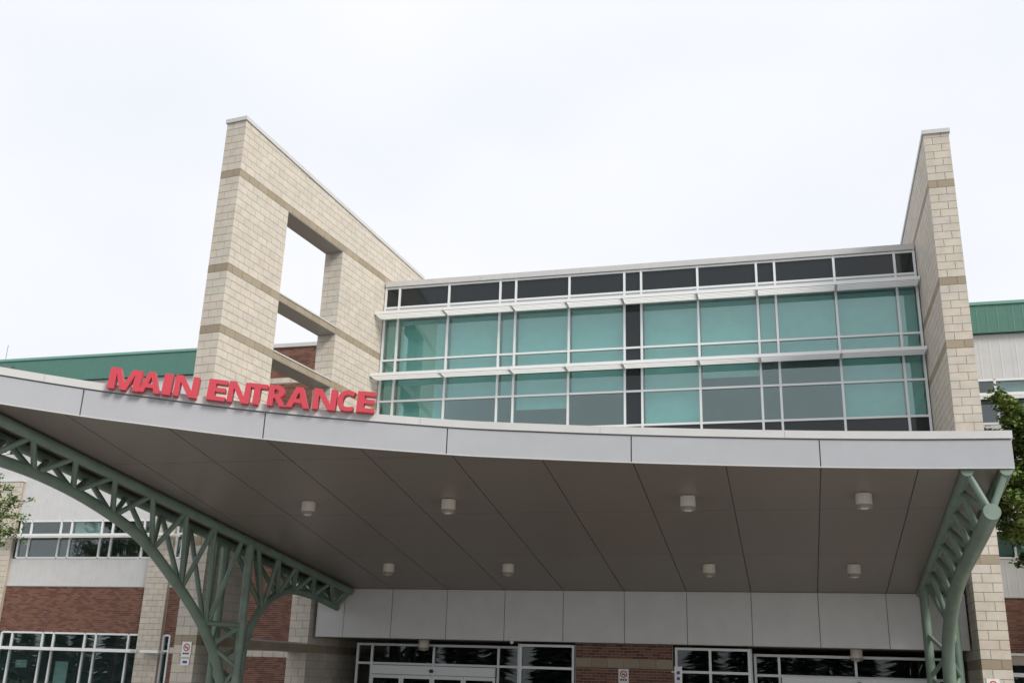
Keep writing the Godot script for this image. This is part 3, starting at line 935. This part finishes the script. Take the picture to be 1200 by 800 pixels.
func trusses() -> void:
	var root := thing("arched_truss", "long green tubular truss arching both ways from its columns beneath the canopy", "truss", "green arched trusses carrying the canopy")
	var low := [Vector2(-0.75, 5.46), Vector2(0.57, 5.41), Vector2(1.53, 5.31), Vector2(2.63, 5.09), Vector2(3.85, 4.72), Vector2(4.5, 4.41), Vector2(5.28, 3.9), Vector2(6.07, 3.32), Vector2(6.63, 2.80), Vector2(7.05, 2.29), Vector2(7.33, 1.75), Vector2(7.5, 1.0), Vector2(7.52, 0.13)]
	var rear := [Vector2(11.85, 3.74), Vector2(10.8, 3.92), Vector2(9.95, 3.99), Vector2(9.46, 3.95), Vector2(8.86, 3.72), Vector2(8.36, 3.28), Vector2(8.06, 2.70), Vector2(7.98, 2.1), Vector2(7.95, 1.2), Vector2(7.95, 0.13)]
	var off := [0.10, 0.80, 0.45]
	build_truss(root, chord_line, -0.85, 11.9, off, low, rear, 7.4,
		[-0.25, 0.86, 1.91, 2.95, 4.04, 5.11, 6.08, 7.1], [0.30, 1.32, 2.28, 3.37, 4.60, 5.63, 6.57],
		[11.75, 10.95, 10.15, 9.35, 8.55, 7.7], [11.6, 10.6, 9.75, 9.1, 8.55], 0.104, 0.108)
	lattice(root, chord_line, off, low, 7.4, [3.0, 2.55, 2.1, 1.65, 1.2, 0.75, 0.3])
	lattice(root, chord_line, off, rear, 7.4, [3.1, 2.65, 2.2, 1.75, 1.3, 0.85, 0.4])
	var ends := MB.new()
	for o in [0.10, 0.80]:
		var e0 := chord_line(11.86, o); var e1 := chord_line(11.75, 0.45)
		ends.tube([Vector3(e0.x, soffit_y(e0) - 0.11, e0.y), Vector3(e1.x, 3.75, e1.y)], 0.06, 10)
	part("end_strut", ends.mesh(), M.truss_paint, root)
	var tie := MB.new()
	var q0 := chord_line(s_at(low, 3.02), 0.45); var q1 := chord_line(7.4, 0.10)
	tie.tube([Vector3(q0.x, 3.02, q0.y), Vector3(q1.x, 3.02, q1.y)], 0.06, 10); part("tie_strut", tie.mesh(), M.truss_paint, root)
	var root2 := thing("arched_truss", "short green tubular truss curving up from beside the narrow stone pier to the canopy edge", "truss", "green arched trusses carrying the canopy")
	var place := func(s: float, o: float) -> Vector2: return Vector2(2.86 + o, -17.80 - s)
	var low2 := [Vector2(-0.03, 4.83), Vector2(1.2, 4.63), Vector2(2.45, 4.44), Vector2(3.85, 4.22), Vector2(5.05, 3.90), Vector2(6.05, 3.46), Vector2(6.68, 2.96), Vector2(6.95, 2.27), Vector2(7.05, 1.4), Vector2(7.08, 0.13)]
	var off2 := [0.0, 0.59, 0.30]
	build_truss(root2, place, 0.0, 8.1, off2, low2, [], 7.5, [0.06, 1.0, 2.0, 3.0, 4.0, 5.0, 6.0, 7.0], [0.06, 1.2, 2.2, 3.2, 4.2, 5.15, 6.1], [], [], 0.035, 0.135)
	lattice(root2, place, off2, low2, 7.5, [3.3, 2.85, 2.4, 1.95, 1.5, 1.05, 0.6])

# ------------------------------------------------------------------ lamps
func downlights() -> void:
	var body := MB.new()
	body.lathe([Vector2(0, 0.0), Vector2(0.135, 0.0), Vector2(0.14, -0.01), Vector2(0.14, -0.195), Vector2(0.132, -0.2), Vector2(0.12, -0.2), Vector2(0.11, -0.03), Vector2(0, -0.03)], 28)
	var ring := MB.new()
	ring.lathe([Vector2(0.138, -0.2), Vector2(0.138, -0.255), Vector2(0.128, -0.265), Vector2(0.10, -0.265), Vector2(0.10, -0.2)], 28)
	var lens := MB.new()
	lens.lathe([Vector2(0.1, -0.245), Vector2(0.06, -0.275), Vector2(0, -0.285)], 24)
	var bm := body.mesh(); var rm := ring.mesh(); var lm := lens.mesh()
	var xs := [-9.5, -6.48, -1.8, 1.3]
	for r in 2:
		for x in xs:
			var zz: float = [-19.0, -23.6][r]
			var t := thing("downlight", "cream cylinder downlight, %s from the long truss in the row %s" % [["first", "second", "third", "fourth"][xs.find(x)], ["along the canopy's curved edge", "beside the grey panel band"][r]], "ceiling light", "downlights under the canopy, %s row" % ["outer", "inner"][r])
			t.position = Vector3(x, soffit_y(Vector2(x, zz)) + 0.012, zz)
			part("housing", bm, M.lamp_body, t); part("ring", rm, M.lamp_ring, t); part("lens", lm, M.lamp_body, t)
	for x in [-9.57, 1.38]:
		var t2 := thing("downlight", "cream cylinder downlight over the sliding doors beside the %s" % ("pierced stone wall" if x < 0 else "narrow stone pier"), "ceiling light", "downlights over the doors")
		t2.position = Vector3(x, 2.99, -26.62)
		part("housing", bm, M.lamp_body, t2); part("ring", rm, M.lamp_ring, t2); part("lens", lm, M.lamp_body, t2)
	var cm := thing("camera_dome", "tiny white security dome under the grey panel band", "camera")
	var dm := MB.new(); dm.lathe([Vector2(0.045, 0.05), Vector2(0.05, 0.0), Vector2(0.035, -0.04), Vector2(0, -0.055)], 16)
	cm.position = Vector3(-7.0, 2.96, -26.06)
	part("dome", dm.mesh(), M.sign_white, cm)

# ------------------------------------------------------------------ lettering
func lettering() -> void:
	var font := SystemFont.new()
	font.font_names = PackedStringArray(["Droid Sans"])
	font.font_weight = 700
	var bold := FontVariation.new()
	bold.base_font = font; bold.variation_embolden = 0.4
	var root := thing("entrance_sign", "red raised letters reading MAIN ENTRANCE along the canopy edge", "sign")
	var spec := [["M", -11.30, -10.80], ["A", -10.83, -10.49], ["I", -10.47, -10.33], ["N", -10.30, -9.92], ["E", -9.78, -9.48], ["N", -9.46, -9.10], ["T", -9.15, -8.83], ["R", -8.81, -8.49], ["A", -8.50, -8.10], ["N", -8.06, -7.66], ["C", -7.65, -7.35], ["E", -7.32, -7.01]]
	for sp in spec:
		var xm: float = (sp[1] + sp[2]) / 2
		var tan := Vector3(sp[2] - sp[1], 0, edge_z(sp[2]) - edge_z(sp[1]))
		var w := tan.length()
		var xdir := Vector3(tan.x, 0, tan.z).normalized()
		var y0 := soffit_y(Vector2(sp[1], edge_z(sp[1]))); var y1 := soffit_y(Vector2(sp[2], edge_z(sp[2])))
		var xd := Vector3(tan.x, y1 - y0, tan.z).normalized()
		var zd := xdir.cross(Vector3.UP).normalized()
		if zd.z < 0: zd = -zd
		var yd := zd.cross(xd).normalized()
		var tm := TextMesh.new()
		tm.text = "l" if sp[0] == "I" else sp[0]; tm.font = bold; tm.font_size = 64; tm.pixel_size = 0.01; tm.depth = 0.16
		var bb := tm.get_aabb()
		var fm := TextMesh.new()
		fm.text = tm.text; fm.font = bold; fm.font_size = 64; fm.pixel_size = 0.01; fm.depth = 0.012
		var sx := w * 0.97 / bb.size.x; var sy := 0.375 / bb.size.y
		var l := part("letter_%s" % sp[0].to_lower(), tm, M.red_paint, root)
		var zc := edge_z(xm)
		var origin := Vector3(xm, (y0 + y1) / 2 + 0.634 - lerpf(0.115, 0.03, (xm + 11.05) / 3.9), zc) + zd * 0.055 + xd * 0.03 - Vector3(0, 0.012, 0)
		var b := Basis(xd * sx, yd * sy, zd)
		var c := bb.get_center()
		l.transform = Transform3D(b, origin - b * Vector3(c.x, bb.position.y, c.z))
		var f := part("face", fm, M.red_paint, l)
		f.position = Vector3(0, 0, 0.0865)
		var pins := MB.new()
		for e in [-0.3, 0.3]:
			var foot: Vector3 = origin + xd * w * e - zd * 0.09 + Vector3(0, 0.04, 0)
			pins.tube([foot, foot - zd * 0.10 - Vector3(0, 0.07, 0)], 0.012, 8)
		part("mounting_pins", pins.mesh(), M.steel, root)

# ------------------------------------------------------------------ small signs
func no_smoking(label: String, at: Vector3, turn: float, with_arrow: bool) -> void:
	var t := thing("no_smoking_sign", label, "sign", "no smoking signs")
	t.position = at; t.rotation.y = turn
	bx("plate", Vector3(-0.13, -0.17, 0.0), Vector3(0.13, 0.17, 0.006), M.sign_white, t)
	var ring := MB.new()
	var pts := []
	for i in 25: pts.append(Vector3(cos(TAU * i / 24) * 0.075, 0.045 + sin(TAU * i / 24) * 0.075, 0.006))
	ring.tube(pts, 0.011, 8, false)
	ring.tube([Vector3(-0.053, 0.098, 0.008), Vector3(0.053, -0.008, 0.008)], 0.009, 8)
	part("prohibition_ring", ring.mesh(), M.sign_red, t)
	bx("cigarette", Vector3(-0.045, 0.03, 0.006), Vector3(0.04, 0.05, 0.0085), M.sign_black, t)
	for i in 3: bx("text_bar", Vector3(-0.09 + 0.062 * i, -0.105, 0.006), Vector3(-0.04 + 0.062 * i, -0.07, 0.008), M.sign_black, t)
	if with_arrow:
		bx("lower_plate", Vector3(-0.115, -0.345, 0.0), Vector3(0.115, -0.2, 0.006), M.sign_white, t)
		bx("text_bar", Vector3(-0.06, -0.30, 0.006), Vector3(0.06, -0.245, 0.008), M.sign_blue, t)

func notices() -> void:
	no_smoking("no smoking notice with a second plate below on the pierced stone wall", Vector3(-13.38, 2.47, -21.36), deg_to_rad(-FIN), true)
	no_smoking("no smoking notice on the brickwork between the sliding doors", Vector3(-4.17, 2.22, -26.292), 0.0, false)
	no_smoking("no smoking notice at the foot of the narrow stone pier", Vector3(4.06, 2.21, -24.994), 0.0, false)
	var t := thing("banner_stand", "slim white upright banner with a dark column of letters before the brickwork", "banner")
	t.position = Vector3(-2.75, 0.13, -25.6); t.rotation.y = deg_to_rad(12)
	bx("foot", Vector3(-0.2, 0.0, -0.15), Vector3(0.2, 0.03, 0.15), M.steel, t)
	bx("pole", Vector3(-0.015, 0.03, -0.03), Vector3(0.015, 2.30, 0.0), M.steel, t)
	bx("banner_panel", Vector3(-0.09, 0.5, 0.0), Vector3(0.09, 2.34, 0.012), M.sign_white, t)
	bx("crossbar", Vector3(-0.16, 2.2, -0.02), Vector3(-0.091, 2.23, 0.0), M.sign_white, t)
	for i in 9: bx("text_bar", Vector3(-0.035, 2.16 - 0.13 * i, 0.012), Vector3(0.035, 2.23 - 0.13 * i, 0.0145), M.sign_blue, t)

# ------------------------------------------------------------------ trees
func leafy_tree(called: String, label: String, at: Vector3, height: float, crown_low: float, radius: Vector3, seed_: int, upright: float, leaf_size: float, leaves: int) -> void:
	var r := RandomNumberGenerator.new(); r.seed = seed_
	var root := thing(called, label, "tree")
	root.position = at
	var trunk := MB.new()
	var tp := []
	for i in 8: tp.append(Vector3(r.randf_range(-0.05, 0.05) * i * 0.3, height * 0.8 * i / 7.0, r.randf_range(-0.05, 0.05) * i * 0.3))
	for i in 7: trunk.tube([tp[i], tp[i + 1]], lerpf(0.14, 0.03, i / 7.0), 10, false)
	part("trunk", trunk.mesh(), M.bark, root)
	var limbs := MB.new()
	var packs := [MB.new(), MB.new(), MB.new()]
	var cc := Vector3(0, (crown_low + height) / 2, 0)
	var nb := 64
	var sprays := []
	for i in nb:
		var base: Vector3 = tp[clampi(int(lerpf(2, 7, r.randf())), 0, 7)]
		base.y = maxf(base.y, crown_low - 0.4)
		var dirv := Vector3(r.randfn(), r.randfn() * 0.8 , r.randfn()).normalized()
		var tip := cc + dirv * radius * r.randf_range(0.72, 1.0)
		tip.y += upright * r.randf() * 0.6
		var midp := base.lerp(tip, 0.5) + Vector3(0, 0.15 + upright * 0.2, 0) + Vector3(r.randfn(), r.randfn(), r.randfn()) * 0.1
		limbs.tube([base, midp], 0.024, 5, false); limbs.tube([midp, tip], 0.012, 5, false)
		sprays.append([midp, tip])
		for k in 4:
			var st := midp.lerp(tip, r.randf_range(0.1, 0.8))
			var e := st + (dirv + Vector3(r.randfn(), r.randfn() * 0.6 + upright * 0.8, r.randfn()) * 0.7).normalized() * r.randf_range(0.4, 0.9)
			limbs.tube([st, e], 0.007, 4, false)
			sprays.append([st, e])
	part("limbs", limbs.mesh(), M.bark, root)
	var per := int(leaves / float(sprays.size()))
	for s in sprays:
		var tone: int = r.randi() % 3
		for k in per:
			var c: Vector3 = (s[0] as Vector3).lerp(s[1], pow(r.randf(), 0.7)) + Vector3(r.randfn(), r.randfn(), r.randfn()) * 0.07
			var ax := Vector3(r.randfn(), r.randfn() * 0.6 - 0.15 + upright * 0.5, r.randfn()).normalized()
			var up := Vector3(r.randfn() * 0.5, 1, r.randfn() * 0.5).normalized()
			var sd := ax.cross(up).normalized()
			var nn := sd.cross(ax).normalized()
			var L := leaf_size * r.randf_range(0.7, 1.25)
			var W := L * 0.36
			var p: MB = packs[tone if r.randf() < 0.7 else r.randi() % 3]
			var a := c; var b := c + ax * L
			var l := c + ax * L * 0.45 + sd * W + nn * L * 0.06; var q := c + ax * L * 0.45 - sd * W + nn * L * 0.06
			p.tri(a, l, b, (nn - sd * 0.25).normalized()); p.tri(a, b, q, (nn + sd * 0.25).normalized())
	for i in 3:
		var o := part("crown", packs[i].mesh(), M["leaf%d" % i], root)
		o.set_meta("kind", "stuff")

func conifer_mesh(h: float, rad: float, seed_: int) -> Mesh:
	var r := RandomNumberGenerator.new(); r.seed = seed_
	var m := MB.new()
	for i in 900:
		var f := pow(r.randf(), 0.75)
		var y := lerpf(0.8, h, f)
		var reach := rad * (1.0 - f) * r.randf_range(0.5, 1.1) + 0.1
		var a := r.randf() * TAU
		var d := Vector3(cos(a), -0.25, sin(a))
		var s := Vector3(-sin(a), 0, cos(a))
		var b := Vector3(0, y, 0) + d * reach * 0.25
		var e := Vector3(0, y, 0) + d * reach
		m.tri(b, e, (b + e) / 2 + s * reach * 0.22 + Vector3(0, -0.1, 0), Vector3.UP)
		m.tri(b, e, (b + e) / 2 - s * reach * 0.22 + Vector3(0, -0.1, 0), Vector3.UP)
	return m.mesh()

func trees() -> void:
	leafy_tree("broadleaf_tree", "dark green leafy tree growing beside the canopy end and narrow stone pier", Vector3(6.95, 0, -27.6), 10.2, 4.2, Vector3(2.6, 2.95, 2.4), 14, 0.2, 0.125, 80000)
	leafy_tree("broadleaf_tree", "tall unseen leafy tree added to shade the far wing's brickwork", Vector3(12.2, 0, -30.2), 11.0, 4.0, Vector3(3.2, 3.4, 2.8), 17, 0.2, 0.13, 30000)  # out-of-view tree, added so its shadow darkens the far wing's brick
	leafy_tree("broadleaf_tree", "light green tree with upswept branches before the white wing cladding", Vector3(-27.5, 0, -28.6), 8.6, 5.0, Vector3(2.2, 1.9, 2.2), 23, 0.95, 0.11, 14000)
	# firs and a lamp across the drive, which the door glass mirrors
	var cm := [conifer_mesh(10.5, 3.0, 31), conifer_mesh(8.5, 2.6, 32)]
	var spots := []
	for i in 60: spots.append([-116.0 + 2.7 * i + rng.randf_range(-0.9, 0.9), 30.0 + (i % 3) * 3.5 + rng.randf()])
	for i in spots.size():
		var t := thing("fir_tree", "dark fir standing on the lawn across the drive", "tree", "firs across the drive")
		t.position = Vector3(spots[i][0], 0.05, spots[i][1]); t.rotation.y = i * 1.7
		var tr := MB.new(); tr.tube([Vector3.ZERO, Vector3(0, 6.0, 0)], 0.12, 8, false)
		part("trunk", tr.mesh(), M.bark, t)
		part("crown", cm[i % 2], M.needles, t)
